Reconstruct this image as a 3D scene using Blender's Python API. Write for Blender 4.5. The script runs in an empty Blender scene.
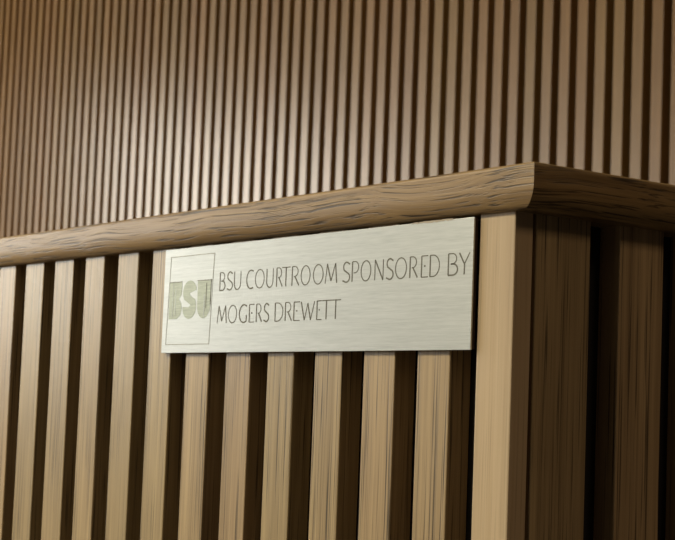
import bpy, bmesh, math, random
from mathutils import Vector, Matrix
random.seed(7)
S = bpy.context.scene
COL = S.collection

# ------------------------------------------------------------------ camera
cam_d = bpy.data.cameras.new('camera'); cam = bpy.data.objects.new('camera', cam_d); COL.objects.link(cam)
S.camera = cam
F, YAW, PIT, ROL = 1618.84, 0.928137, 0.086059, 0.0376024
fw = Vector((-math.sin(YAW)*math.cos(PIT), math.cos(YAW)*math.cos(PIT), math.sin(PIT)))
rt = Vector((math.cos(YAW), math.sin(YAW), 0)); up = rt.cross(fw)
r2 = rt*math.cos(ROL)+up*math.sin(ROL); u2 = -rt*math.sin(ROL)+up*math.cos(ROL)
M = Matrix((r2, u2, -fw)).transposed().to_4x4()
M.translation = Vector((0.75281, -0.70380, 1.0))
cam.matrix_world = M
cam_d.sensor_width = 36; cam_d.lens = F*36/675
cam_d.clip_start = 0.05; cam_d.clip_end = 100
cam_d.dof.use_dof = True; cam_d.dof.focus_distance = 1.12; cam_d.dof.aperture_fstop = 28

# ------------------------------------------------------------------ world, lights, exposure
W = bpy.data.worlds.new('room_air'); S.world = W; W.use_nodes = True
bg = W.node_tree.nodes['Background']; bg.inputs[0].default_value = (1.0, 0.72, 0.48, 1); bg.inputs[1].default_value = 0.02

def area(name, loc, aim, sx, sy, power, col, spread=180):
    l = bpy.data.lights.new(name, 'AREA'); l.shape = 'RECTANGLE'; l.size = sx; l.size_y = sy
    l.energy = power; l.color = col; l.spread = math.radians(spread)
    o = bpy.data.objects.new(name, l); COL.objects.link(o); o.location = loc
    o.rotation_euler = (Vector(aim)-Vector(loc)).to_track_quat('-Z', 'Y').to_euler()
    return o
WX = -7.6; YF = -6.6; WIN_Z0, WIN_Z1 = 1.35, 2.75            # left wall, wall behind the photographer, window heights
WINS_L = [(-2.0, 0.25, 165, (1.0, 0.95, 0.84)), (-4.5, -2.9, 84, (0.99, 0.99, 0.93))]   # windows of the left wall: y0, y1, watts, colour
LAMPS = [(-2.6, -2.7, 128, (1.0, 0.93, 0.73)), (-0.9, -2.7, 128, (1.0, 0.93, 0.73)), (2.6, 0.9, 26, (1.0, 0.74, 0.48))]      # ceiling lamps, last one an added side fill: x, y, watts, colour
zc = (WIN_Z0+WIN_Z1)/2
for a_, b_, pw, co in WINS_L:
    area('window_daylight', (WX-0.12, (a_+b_)/2, zc), (0, (a_+b_)/2, zc), b_-a_, WIN_Z1-WIN_Z0, pw, co)
for x_, y_, pw, co in LAMPS:
    area('ceiling_and_fill_light', (x_, y_, 3.16), (x_, y_, 0), 1.1, 1.1, pw, co)
S.view_settings.view_transform = 'Standard'; S.view_settings.look = 'None'
S.view_settings.gamma = 1; S.view_settings.use_curve_mapping = False
S.view_settings.exposure = 0.0

# ------------------------------------------------------------------ materials
def nt(name):
    m = bpy.data.materials.new(name); m.use_nodes = True; n = m.node_tree
    return m, n, n.nodes['Principled BSDF']
def mix(n, fac, a, b, mode='MIX'):
    x = n.nodes.new('ShaderNodeMix'); x.data_type = 'RGBA'; x.blend_type = mode
    for s, v in ((x.inputs[0], fac), (x.inputs[6], a), (x.inputs[7], b)):
        if isinstance(v, (int, float, tuple)): s.default_value = v
        else: n.links.new(v, s)
    return x.outputs[2]
def ramp(n, src, stops):
    r = n.nodes.new('ShaderNodeValToRGB'); e = r.color_ramp.elements
    while len(e) < len(stops): e.new(0.5)
    for k, (p, c) in enumerate(stops):
        e[k].position = p; e[k].color = c if isinstance(c, tuple) else (c, c, c, 1)
    n.links.new(src, r.inputs[0]); return r.outputs[0]
def wood(name, light, dark, axis='Z', pl=9, pw=800, pt=0.57, pores=0.5, rough=0.45, var=0.12, scale=1.0, wavy=0.0, bump=0.15, hue=None, spec=0.5):
    """oak with long fibres and short open pores running along one axis"""
    m, n, b = nt(name)
    tc = n.nodes.new('ShaderNodeTexCoord'); oi = n.nodes.new('ShaderNodeObjectInfo')
    rnd = n.nodes.new('ShaderNodeVectorMath'); rnd.operation = 'MULTIPLY'; rnd.inputs[1].default_value = (13.7, 7.9, 21.3)
    cb = n.nodes.new('ShaderNodeCombineXYZ')
    for i in range(3): n.links.new(oi.outputs['Random'], cb.inputs[i])
    n.links.new(cb.outputs[0], rnd.inputs[0])
    ad = n.nodes.new('ShaderNodeVectorMath'); ad.operation = 'ADD'
    n.links.new(tc.outputs['Object'], ad.inputs[0]); n.links.new(rnd.outputs[0], ad.inputs[1])
    vec = ad.outputs[0]
    if wavy:
        wn = n.nodes.new('ShaderNodeTexNoise'); wn.inputs['Scale'].default_value = 7.0; wn.inputs['Detail'].default_value = 1.5
        n.links.new(vec, wn.inputs['Vector'])
        ws = n.nodes.new('ShaderNodeVectorMath'); ws.operation = 'SCALE'; ws.inputs[3].default_value = wavy
        sb = n.nodes.new('ShaderNodeVectorMath'); sb.operation = 'SUBTRACT'; sb.inputs[1].default_value = (.5, .5, .5)
        n.links.new(wn.outputs['Color'], sb.inputs[0]); n.links.new(sb.outputs[0], ws.inputs[0])
        a2 = n.nodes.new('ShaderNodeVectorMath'); a2.operation = 'ADD'
        n.links.new(vec, a2.inputs[0]); n.links.new(ws.outputs[0], a2.inputs[1]); vec = a2.outputs[0]
    def noise(al, ac, det, rg=0.5):
        mp = n.nodes.new('ShaderNodeMapping'); mp.vector_type = 'POINT'
        s = [ac*scale]*3; s['XYZ'.index(axis)] = al*scale
        mp.inputs['Scale'].default_value = s; n.links.new(vec, mp.inputs[0])
        t = n.nodes.new('ShaderNodeTexNoise'); t.inputs['Scale'].default_value = 1; t.inputs['Detail'].default_value = det
        t.inputs['Roughness'].default_value = rg
        n.links.new(mp.outputs[0], t.inputs['Vector']); return t.outputs['Fac']
    fibre = noise(3, 260, 4, .65); band = noise(1.2, 38, 2); pore = noise(pl, pw, 2, .6); cloud = noise(6, 14, 2)
    c = mix(n, ramp(n, fibre, [(0.3, 0.0), (0.7, 1.0)]), dark, light)
    c = mix(n, ramp(n, band, [(0.35, 0.0), (0.65, 0.35)]), c, tuple(x*0.72 for x in dark[:3])+(1,))
    c = mix(n, ramp(n, cloud, [(0.3, 0.0), (0.75, 0.25)]), c, tuple(min(1, x*1.15) for x in light[:3])+(1,))
    pm = ramp(n, pore, [(pt, 0.0), (pt+0.12, pores)])
    c = mix(n, pm, c, tuple(x*0.2 for x in dark[:3])+(1,))
    # each piece of timber has its own tone
    hs = n.nodes.new('ShaderNodeHueSaturation')
    mr = n.nodes.new('ShaderNodeMapRange'); mr.inputs[3].default_value = 1-var; mr.inputs[4].default_value = 1+var
    n.links.new(oi.outputs['Random'], mr.inputs[0]); n.links.new(mr.outputs[0], hs.inputs['Value'])
    m7 = n.nodes.new('ShaderNodeMath'); m7.operation = 'MULTIPLY'; m7.inputs[1].default_value = 7.31
    fr = n.nodes.new('ShaderNodeMath'); fr.operation = 'FRACT'; n.links.new(oi.outputs['Random'], m7.inputs[0]); n.links.new(m7.outputs[0], fr.inputs[0])
    mh = n.nodes.new('ShaderNodeMapRange'); mh.inputs[3].default_value = 0.5-0.005; mh.inputs[4].default_value = 0.5+0.005
    n.links.new(fr.outputs[0], mh.inputs[0]); n.links.new(mh.outputs[0], hs.inputs['Hue'])
    n.links.new(c, hs.inputs['Color']); n.links.new(hs.outputs[0], b.inputs['Base Color'])
    b.inputs['Roughness'].default_value = rough
    b.inputs['Specular IOR Level'].default_value = spec
    bp = n.nodes.new('ShaderNodeBump'); bp.inputs['Strength'].default_value = bump; bp.inputs['Distance'].default_value = 0.0006
    inv = n.nodes.new('ShaderNodeMath'); inv.operation = 'SUBTRACT'
    n.links.new(fibre, inv.inputs[0]); n.links.new(pm, inv.inputs[1])
    n.links.new(inv.outputs[0], bp.inputs['Height']); n.links.new(bp.outputs[0], b.inputs['Normal'])
    return m
def plain(name, col, rough=0.7, noise_amt=0.06, scale=20):
    m, n, b = nt(name)
    t = n.nodes.new('ShaderNodeTexNoise'); t.inputs['Scale'].default_value = scale; t.inputs['Detail'].default_value = 4
    tc = n.nodes.new('ShaderNodeTexCoord'); n.links.new(tc.outputs['Object'], t.inputs['Vector'])
    c = mix(n, t.outputs['Fac'], tuple(x*(1-noise_amt) for x in col)+(1,), tuple(min(1, x*(1+noise_amt)) for x in col)+(1,))
    n.links.new(c, b.inputs['Base Color']); b.inputs['Roughness'].default_value = rough
    return m
m_slat = wood('oak_slat', (0.46, 0.33, 0.175, 1), (0.24, 0.16, 0.078, 1), 'Z', pl=7, pw=620, pt=0.55, pores=0.9, rough=0.36, var=0.06)
m_post = wood('oak_post', (0.54, 0.40, 0.25, 1), (0.42, 0.29, 0.165, 1), 'Z', pores=0.25, rough=0.36, var=0.03)
m_railx = wood('oak_rail_front', (0.35, 0.225, 0.095, 1), (0.155, 0.088, 0.032, 1), 'X', pl=9, pw=620, pt=0.53, pores=0.85, rough=0.40, var=0.0, scale=1.0, wavy=0.016, bump=0.4)
m_raily = wood('oak_rail_side', (0.35, 0.225, 0.095, 1), (0.155, 0.088, 0.032, 1), 'Y', pl=9, pw=620, pt=0.53, pores=0.85, rough=0.40, var=0.0, scale=1.0, wavy=0.016, bump=0.4)
m_wslat = wood('wall_oak_slat', (0.32, 0.180, 0.058, 1), (0.23, 0.122, 0.036, 1), 'Z', pores=0.15, rough=0.30, var=0.07, bump=0.05)
m_dark = plain('black_backing', (0.008, 0.005, 0.004), 0.9)
m_edge_shade = plain('edge_shade', (0.035, 0.015, 0.010), 0.7)  # dark colour standing in for shade on the plaque's edge
m_plaster = plain('plaster', (0.55, 0.50, 0.44), 0.9)
m_ceil = plain('ceiling_paint', (0.62, 0.58, 0.52), 0.9)
m_carpet = plain('carpet', (0.05, 0.045, 0.045), 0.95, 0.3, 300)
m_frame = plain('window_frame_paint', (0.6, 0.6, 0.6), 0.5)
m_lamp = plain('lamp_housing', (0.7, 0.7, 0.7), 0.5)

def steel():
    m, n, b = nt('brushed_steel')
    tc = n.nodes.new('ShaderNodeTexCoord')
    def nz(sx, sz, det):
        mp = n.nodes.new('ShaderNodeMapping'); mp.inputs['Scale'].default_value = (sx, 20, sz); n.links.new(tc.outputs['Object'], mp.inputs[0])
        t = n.nodes.new('ShaderNodeTexNoise'); t.inputs['Scale'].default_value = 1; t.inputs['Detail'].default_value = det
        n.links.new(mp.outputs[0], t.inputs['Vector']); return t.outputs['Fac']
    a = nz(60, 2200, 3); c2 = nz(14, 500, 2); 
    c = mix(n, ramp(n, a, [(0.3, 0.0), (0.7, 1.0)]), (0.42, 0.43, 0.41, 1), (0.51, 0.52, 0.49, 1))
    c = mix(n, ramp(n, c2, [(0.4, 0.0), (0.75, 0.5)]), c, (0.57, 0.58, 0.55, 1))
    n.links.new(c, b.inputs['Base Color']); b.inputs['Metallic'].default_value = 1.0
    b.inputs['Roughness'].default_value = 0.42
    b.inputs['Anisotropic'].default_value = 0.6; b.inputs['Anisotropic Rotation'].default_value = 0.25
    bp = n.nodes.new('ShaderNodeBump'); bp.inputs['Strength'].default_value = 0.10; bp.inputs['Distance'].default_value = 0.0002
    n.links.new(a, bp.inputs['Height']); n.links.new(bp.outputs[0], b.inputs['Normal'])
    return m
m_steel = steel()
def engraved(name, col, metal, rough):
    m, n, b = nt(name)
    tc = n.nodes.new('ShaderNodeTexCoord'); mp = n.nodes.new('ShaderNodeMapping'); mp.inputs['Scale'].default_value = (60, 20, 900)
    n.links.new(tc.outputs['Object'], mp.inputs[0])
    t = n.nodes.new('ShaderNodeTexNoise'); t.inputs['Scale'].default_value = 1; t.inputs['Detail'].default_value = 2; n.links.new(mp.outputs[0], t.inputs['Vector'])
    c = mix(n, ramp(n, t.outputs['Fac'], [(0.35, 0.0), (0.7, 1.0)]), tuple(x*0.88 for x in col)+(1,), tuple(min(1, x*1.2) for x in col)+(1,))
    n.links.new(c, b.inputs['Base Color']); b.inputs['Metallic'].default_value = metal; b.inputs['Roughness'].default_value = rough
    return m
m_etch = engraved('groove_shade', (0.13, 0.12, 0.09), 0.6, 0.55)  # shade inside the cut strokes, painted as dark colour on thin strips
m_etch_pale = engraved('engraved_pale_line', (0.26, 0.25, 0.20), 0.8, 0.5)
m_etch_soft = engraved('etched_field', (0.27, 0.285, 0.22), 1.0, 0.42)
m_film = plain('torn_film', (0.40, 0.33, 0.24), 0.6)

# ------------------------------------------------------------------ helpers
def add_box(bm, x0, x1, y0, y1, z0, z1, bev=0.0):
    vs = [bm.verts.new((x, y, z)) for x in (x0, x1) for y in (y0, y1) for z in (z0, z1)]
    fs = [bm.faces.new([vs[i] for i in q]) for q in ((0,1,3,2),(4,6,7,5),(0,4,5,1),(2,3,7,6),(0,2,6,4),(1,5,7,3))]
    if bev:
        es = list({e for f in fs for e in f.edges})
        bmesh.ops.bevel(bm, geom=es, offset=bev, segments=2, profile=0.5, affect='EDGES')
def obj(name, bm, mat, parent=None, loc=(0,0,0), smooth=False):
    me = bpy.data.meshes.new(name); bmesh.ops.recalc_face_normals(bm, faces=bm.faces); bm.to_mesh(me); bm.free()
    me.materials.append(mat); o = bpy.data.objects.new(name, me); COL.objects.link(o); o.location = loc
    if smooth:
        for p in me.polygons: p.use_smooth = True
    if parent: o.parent = parent
    return o
def box(name, x0, x1, y0, y1, z0, z1, mat, parent=None, bev=0.0, loc=(0,0,0)):
    bm = bmesh.new(); add_box(bm, x0, x1, y0, y1, z0, z1, bev); return obj(name, bm, mat, parent, loc)
def struct(o): o['kind'] = 'structure'; return o
def thing(name, label, cat, loc=(0,0,0)):
    o = bpy.data.objects.new(name, None); COL.objects.link(o); o.location = loc
    o['label'] = label; o['category'] = cat; return o

# ------------------------------------------------------------------ room
YB = 2.0564                                  # front faces of the wall slats
CEIL = 3.2; XR = 3.2
struct(box('floor', WX-0.1, XR, YF, YB+0.2, -0.1, 0, m_carpet))
struct(box('ceiling', WX-0.1, XR, YF, YB+0.2, CEIL, CEIL+0.1, m_ceil))
wall = struct(box('wall_back', WX, XR, YB+0.029, YB+0.15, 0, CEIL, m_dark))
def holed_wall(name, axis, c0, c1, a0, a1, wins, first):
    """a wall with window openings; axis X: wall plane across x, openings along y"""
    bm = bmesh.new(); cur = a0
    def ab(b_, u0, u1, z0, z1, d0=c0, d1=c1):
        if axis == 'X': add_box(b_, d0, d1, u0, u1, z0, z1)
        else: add_box(b_, u0, u1, d0, d1, z0, z1)
    for w in sorted(wins):
        ab(bm, cur, w[0], 0, CEIL); ab(bm, w[0], w[1], 0, WIN_Z0); ab(bm, w[0], w[1], WIN_Z1, CEIL); cur = w[1]
    ab(bm, cur, a1, 0, CEIL); struct(obj(name, bm, m_plaster))
    for k, w in enumerate(sorted(wins)):
        bm = bmesh.new(); t = 0.05; d = (c0+0.02, c1+0.01)
        ab(bm, w[0], w[1], WIN_Z0, WIN_Z0+t, *d); ab(bm, w[0], w[1], WIN_Z1-t, WIN_Z1, *d)
        for u in (w[0], (w[0]+w[1]-t)/2, w[1]-t): ab(bm, u, u+t, WIN_Z0+t, WIN_Z1-t, *d)
        struct(obj('window_%d' % (first+k), bm, m_frame))
holed_wall('wall_left', 'X', WX-0.1, WX, YF-0.1, YB+0.02, WINS_L, 1)
struct(box('wall_front', WX, XR, YF-0.1, YF, 0, CEIL, m_plaster))
for k, (x_, y_, pw, co) in enumerate(LAMPS):       # housings of the flush lamps, the last framing the added side fill
    bm = bmesh.new()
    for a in ((-0.60,-0.56,-0.60,0.60),(0.56,0.60,-0.60,0.60),(-0.56,0.56,-0.60,-0.56),(-0.56,0.56,0.56,0.60)): add_box(bm, *a, -0.06, 0)
    struct(obj('trim_%d' % (k+1), bm, m_lamp, None, (x_, y_, CEIL)))
# vertical oak battens of the wall cladding
bm = bmesh.new(); add_box(bm, -0.0166, 0.0166, 0, 0.030, 0, CEIL-0.001, 0.0008)
proto = obj('slat', bm, m_wslat, wall)
OB = -5.19362
for n_, i in enumerate(range(-16, 84)):
    o = proto if n_ == 0 else proto.copy()
    if n_: COL.objects.link(o)
    o.parent = wall; o.location = (OB+0.06*i+0.03, YB, 0)

# ------------------------------------------------------------------ slatted dock with moulded rail
dock = thing('courtroom_dock', 'slatted oak dock with rounded top rail, turning a corner beside the steel plaque', 'dock')
ZT = 1.1335; XL = -1.62; YE = 1.30
box('backing_panel', XL, 0.0-0.0195, 0.0195, 0.045, 0.0, ZT, m_dark, dock)['label'] = 'black panel behind the front slats'
box('backing_panel', -0.045, -0.0195, 0.0455, YE, 0.0, ZT, m_dark, dock)['label'] = 'black panel behind the side slats'
slats = [(-0.6961,-0.6580),(-0.6348,-0.5972),(-0.5739,-0.5384),(-0.5127,-0.4768),(-0.4526,-0.4164),(-0.3917,-0.3563),
         (-0.3310,-0.2962),(-0.2724,-0.2377),(-0.2110,-0.1777),(-0.1523,-0.1173),(-0.0931,-0.0595)]
x = -0.7188
while x > XL+0.04:
    slats.append((x-0.0362, x)); x -= 0.0607
for a, b_ in slats:
    w = (b_-a)/2; box('slat', -w, w, 0, 0.019, 0.0, ZT, m_slat, dock, 0.0009, ((a+b_)/2, 0, 0))
box('corner_post', -0.0336, 0.0, 0, 0.0158, 0.0, ZT-0.0005, m_post, dock, 0.0009)
side = [(0.0188,0.0683),(0.0962,0.1395)]; y = 0.1675
while y < YE-0.05: side.append((y, y+0.0433)); y += 0.0712
for a, b_ in side:
    w = (b_-a)/2; box('slat', -0.019, 0.0, -w, w, 0.0, ZT, m_slat, dock, 0.0009, (0, (a+b_)/2, 0))

# rail profile: (front offset, side offset, z) from inner top edge round the nose to the underside
RZ0, RZ1 = 1.1304, 1.1592
prof = [(-0.075, -0.052, RZ0), (-0.075, -0.052, RZ1)]
for k in range(9):
    a = math.radians(90-k*11.25); q = 0.003
    prof.append((0.009-q+q*math.cos(a), 0.0252-q*1.2+q*1.2*math.cos(a), RZ1-q+q*math.sin(a)))
NB = 26
for k in range(1, NB+1):
    a = math.radians(-90*k/NB); qz = 0.0165
    prof.append((0.009-0.007+0.007*math.cos(a), 0.0252-0.0159+0.0159*math.cos(a), RZ0+qz+qz*math.sin(a)))
def rail(name, mat, fn):
    bm = bmesh.new()
    A = [bm.verts.new(fn(p, 0)) for p in prof]; B = [bm.verts.new(fn(p, 1)) for p in prof]
    n_ = len(prof); 
    for i in range(n_):
        f = bm.faces.new((A[i], A[(i+1) % n_], B[(i+1) % n_], B[i])); f.smooth = False
    bm.faces.new(A); bm.faces.new(B[::-1])
    return obj(name, bm, mat, dock)
rail('cap_rail', m_railx, lambda p, e: (p[1] if e else XL-0.01, -p[0], p[2]))
rail('cap_rail', m_raily, lambda p, e: (p[1], YE+0.01 if e else -p[0], p[2]))

# ------------------------------------------------------------------ steel plaque
PX0, PX1, PZ0, PZ1 = -0.4248, -0.0351, 1.0418, 1.1288
plaque = thing('sign_plaque', 'brushed steel plaque engraved with sponsor wording, fixed across the dock slats under the rail', 'plaque',
               ((PX0+PX1)/2, 0, PZ0))
OX = (PX0+PX1)/2
def L(x, z): return (x-OX, z-PZ0)
box('plate', PX0-OX, PX1-OX, -0.0040, -0.0026, 0, PZ1-PZ0, m_steel, plaque, 0.0003)
box('edge_shade_board', PX0-OX+0.0005, PX1-OX-0.0003, -0.0025, -0.0001, 0.0006, PZ1-PZ0-0.0006, m_edge_shade, plaque)['label'] = 'added dark board shading the edge of the steel plate'  # board added so the plaque's side edge reads dark
YS = -0.0040
def ribbon(bm, pts, w, closed=False, h=0.00012):
    """engraved line: a thin raised-edge strip following pts in the plate's plane"""
    P = [Vector(p) for p in pts]; n_ = len(P); left = []; right = []
    for i in range(n_):
        a = P[i-1] if (i > 0 or closed) else P[i]; b = P[(i+1) % n_] if (i < n_-1 or closed) else P[i]
        d1 = (P[i]-a); d2 = (b-P[i])
        if d1.length < 1e-9: d1 = d2
        if d2.length < 1e-9: d2 = d1
        d1 = d1.normalized(); d2 = d2.normalized(); d = (d1+d2)
        d = d.normalized() if d.length > 1e-6 else d1
        nn = Vector((-d.y, d.x)); k = max(0.5, nn.dot(Vector((-d1.y, d1.x))))
        left.append(P[i]+nn*w/2/k); right.append(P[i]-nn*w/2/k)
    y0, y1 = YS+0.0003, YS-h
    def v(p, y): return bm.verts.new((p.x, y, p.y))
    Lf = [v(p, y1) for p in left]; Rf = [v(p, y1) for p in right]
    Lb = [v(p, y0) for p in left]; Rb = [v(p, y0) for p in right]
    rng = range(n_ if closed else n_-1)
    for i in rng:
        j = (i+1) % n_
        bm.faces.new((Lf[i], Lf[j], Rf[j], Rf[i])); bm.faces.new((Lf[i], Lb[i], Lb[j], Lf[j]))
        bm.faces.new((Rf[i], Rf[j], Rb[j], Rb[i])); bm.faces.new((Lb[i], Rb[i], Rb[j], Lb[j]))
    if not closed:
        bm.faces.new((Lf[0], Rf[0], Rb[0], Lb[0])); bm.faces.new((Lf[-1], Lb[-1], Rb[-1], Rf[-1]))
def arc(cx, cy, rx, ry, a0, a1, n=14):
    return [(cx+rx*math.cos(math.radians(a0+(a1-a0)*i/n)), cy+ry*math.sin(math.radians(a0+(a1-a0)*i/n))) for i in range(n+1)]
# letters as strokes in a unit box; second value = weight
T_, N_ = 1.0, 0.6
G = {
 'B': [([(0.08,0),(0.08,1)],T_), ([(0.08,1),(0.45,1)]+arc(0.45,0.76,0.40,0.24,90,-90)+[(0.3,0.52)],N_), ([(0.35,0.52),(0.5,0.52)]+arc(0.5,0.26,0.46,0.26,90,-90)+[(0.08,0)],T_)],
 'S': [([(0.92,0.90)]+arc(0.50,0.77,0.38,0.23,50,205)+[(0.22,0.60),(0.78,0.42)]+arc(0.50,0.24,0.42,0.24,35,-125)+[(0.04,0.08)],T_)],
 'U': [([(0.06,1),(0.06,0.34)]+arc(0.5,0.34,0.44,0.34,180,270),T_), (arc(0.5,0.34,0.44,0.34,270,360)+[(0.94,1)],N_)],
 'C': [([(0.98,0.94)]+arc(0.62,0.5,0.58,0.5,70,290,20)+[(0.98,0.05)],T_)],
 'O': [(arc(0.5,0.5,0.46,0.5,0,350,24),'c')],
 'R': [([(0.08,0),(0.08,1)],T_), ([(0.08,1),(0.4,1)]+arc(0.4,0.74,0.42,0.26,90,-90)+[(0.3,0.48)],N_), ([(0.44,0.48),(0.98,0)],T_)],
 'T': [([(0.5,0),(0.5,1)],T_), ([(0,1),(1,1)],N_)],
 'M': [([(0.02,0),(0.16,1)],N_), ([(0.16,1),(0.5,0.12)],T_), ([(0.5,0.12),(0.84,1)],N_), ([(0.84,1),(0.98,0)],T_)],
 'P': [([(0.1,0),(0.1,1)],T_), ([(0.1,1),(0.45,1)]+arc(0.45,0.72,0.45,0.28,90,-90)+[(0.3,0.44)],N_)],
 'N': [([(0.08,0),(0.08,1)],N_), ([(0.08,1),(0.92,0)],T_), ([(0.92,0),(0.92,1)],N_)],
 'E': [([(0.1,0),(0.1,1)],T_), ([(0.1,1),(0.95,1)],N_), ([(0.42,0.52),(0.62,0.52)],T_), ([(0.1,0),(0.98,0)],N_)],
 'D': [([(0.08,0),(0.08,1)],T_), ([(0.08,1),(0.35,1)]+arc(0.35,0.5,0.60,0.5,90,-90,20)+[(0.08,0)],N_)],
 'Y': [([(0.02,1),(0.5,0.48)],T_), ([(0.98,1),(0.5,0.48)],N_), ([(0.5,0.48),(0.5,0)],T_)],
 'G': [([(0.95,0.92)]+arc(0.60,0.5,0.56,0.5,65,285,20)+[(0.92,0.08),(0.92,0.42)],T_)],
 'W': [([(0.0,1),(0.27,0)],T_), ([(0.27,0),(0.5,0.9)],N_), ([(0.5,0.9),(0.73,0)],T_), ([(0.73,0),(1,1)],N_)],
}
def word_line(text, spans, zb, zt, name):
    bm = bmesh.new()
    for ch, (xa, xb) in zip(text.replace(' ', ''), spans):
        for pts, wt in G[ch]:
            q = [L(xa+u*(xb-xa), zb+v*(zt-zb)) for u, v in pts]
            if wt == 'c': ribbon(bm, q, 0.00085, True)
            else: ribbon(bm, q, 0.00115*wt if wt == T_ else 0.0008)
    return obj(name, bm, m_etch, plaque)
sp1 = [(-0.3388,-0.3304),(-0.328,-0.3193),(-0.3178,-0.3076),(-0.3001,-0.2903),(-0.2882,-0.2751),(-0.2727,-0.263),(-0.2594,-0.2509),(-0.252,-0.241),(-0.2392,-0.2292),(-0.2274,-0.215),(-0.2119,-0.1988),(-0.1967,-0.1821),(-0.1757,-0.1664),(-0.1651,-0.156),(-0.1544,-0.1423),(-0.1389,-0.1279),(-0.1256,-0.117),(-0.1157,-0.1027),(-0.1001,-0.0911),(-0.0879,-0.08),(-0.079,-0.068),(-0.0603,-0.0497),(-0.0487,-0.0380)]
sp2 = [(-0.3402,-0.3262),(-0.3244,-0.3115),(-0.3086,-0.2974),(-0.2949,-0.2871),(-0.2849,-0.2768),(-0.2745,-0.2668),(-0.2599,-0.2482),(-0.2462,-0.2368),(-0.2353,-0.2265),(-0.2253,-0.2084),(-0.2059,-0.1991),(-0.199,-0.1886),(-0.1886,-0.1763)]
word_line('BSU COURTROOM SPONSORED BY', sp1, 1.0914, 1.1058, 'inscription')['label'] = 'engraved words BSU COURTROOM SPONSORED BY'
word_line('MOGERS DREWETT', sp2, 1.0652, 1.0790, 'inscription')['label'] = 'engraved words MOGERS DREWETT'
# emblem: thin border and three blocky letters cut by fine pale lines
bm = bmesh.new()
ribbon(bm, [L(-0.4150,1.1221), L(-0.3478,1.1221), L(-0.3510,1.0489), L(-0.4180,1.0489)], 0.0006, True)
obj('emblem_border', bm, m_etch_pale, plaque)
def fill(bm, pts, h=0.00010):
    f = [bm.verts.new((x, YS-h, z)) for x, z in pts]; b = [bm.verts.new((x, YS+0.0003, z)) for x, z in pts]
    n_ = len(pts); bm.faces.new(f); bm.faces.new(b[::-1])
    for i in range(n_): bm.faces.new((f[i], b[i], b[(i+1) % n_], f[(i+1) % n_]))
ez0, ez1 = 1.0700, 1.1008
def EL(u, v): return L(u, ez0+v*(ez1-ez0))
bx0, bx1 = -0.4152, -0.3948                   # B: two solid bowls with a nick on the right
pB = [(bx0,0),(bx0,1),(bx1-0.001,1)]
pB += [(bx1-0.0005,0.9),(bx1-0.0012,0.66),(bx1-0.0050,0.54),(bx1-0.0012,0.42),(bx1,0.28),(bx1-0.0020,0.10),(bx1-0.0075,0)]
def emblem_letter(pts, word):
    bm = bmesh.new(); fill(bm, [EL(*p) for p in pts]); o = obj('emblem_letter', bm, m_etch_soft, plaque)
    o['label'] = 'etched block letter %s in the framed emblem' % word; return o
lB = emblem_letter(pB, 'B')
sx0, sx1 = -0.3938, -0.3728; sc = (sx0+sx1)/2; sr = (sx1-sx0)/2   # S: upper hook, spine, lower hook around two slits
up_ = arc(0, 0, 1, 1, 8, 200, 16)
pS = [(sc+sr*x_, 0.72+0.30*y_) for x_, y_ in up_] + [(sx0+0.002,0.52),(sc+0.002,0.36),(sc-0.001,0.30),(sx0,0.32)]
pS += [(sc+sr*x_, 0.30+0.31*y_) for x_, y_ in arc(0, 0, 1, 1, 190, 372, 16)] + [(sx1-0.0015,0.50),(sc+0.001,0.62),(sc,0.68),(sc+0.003,0.70)]
lS = emblem_letter(pS, 'S')
ux0, ux1 = -0.3712, -0.3512; uc = (ux0+ux1)/2; ur = (ux1-ux0)/2
pU = [(ux0,1.0),(ux0,0.35)] + [(uc+ur*x_, 0.35+0.36*y_) for x_, y_ in arc(0, 0, 1, 1, 180, 360, 16)][1:] + [(ux1,1.0)]
lU = emblem_letter(pU, 'U')
YS -= 0.0001
def line(name, mat, parent, w, *pts):
    bm = bmesh.new(); ribbon(bm, [EL(*p) for p in pts], w); obj(name, bm, mat, parent)
line('top_edge', m_etch, lB, 0.0006, (bx0,1.0), (bx1-0.001,1.0))
line('top_edge', m_etch, lU, 0.0006, (ux0-0.0005,1.0), (ux1+0.0008,1.0), (ux1,0.92), (ux1-0.0002,0.35))
line('dark_groove', m_etch, lU, 0.0006, (uc+0.0035,0.92), (uc+0.0035,0.25))
line('slit', m_steel, lU, 0.0006, (uc+0.0008,0.62), (uc+0.0008,0.02))
line('slit', m_steel, lB, 0.0005, (bx0+0.010,0.80), (bx0+0.010,0.12))
line('slit', m_steel, lB, 0.0004, (bx0+0.0060,0.95), (bx0+0.0060,0.05))
YS += 0.0001
# torn scrap of protective film left along the top edge
bm = bmesh.new(); rr = random.Random(3)
xs = [-0.098+i*0.0012 for i in range(36)]
top = [L(x_, PZ1+rr.uniform(0.0001, 0.0008)) for x_ in xs]; bot = [L(x_, PZ1-rr.uniform(0.0001, 0.0010)) for x_ in xs]
fill(bm, top+bot[::-1], 0.0002); obj('torn_film', bm, m_film, plaque)['label'] = 'ragged scrap of brownish film on the top edge'
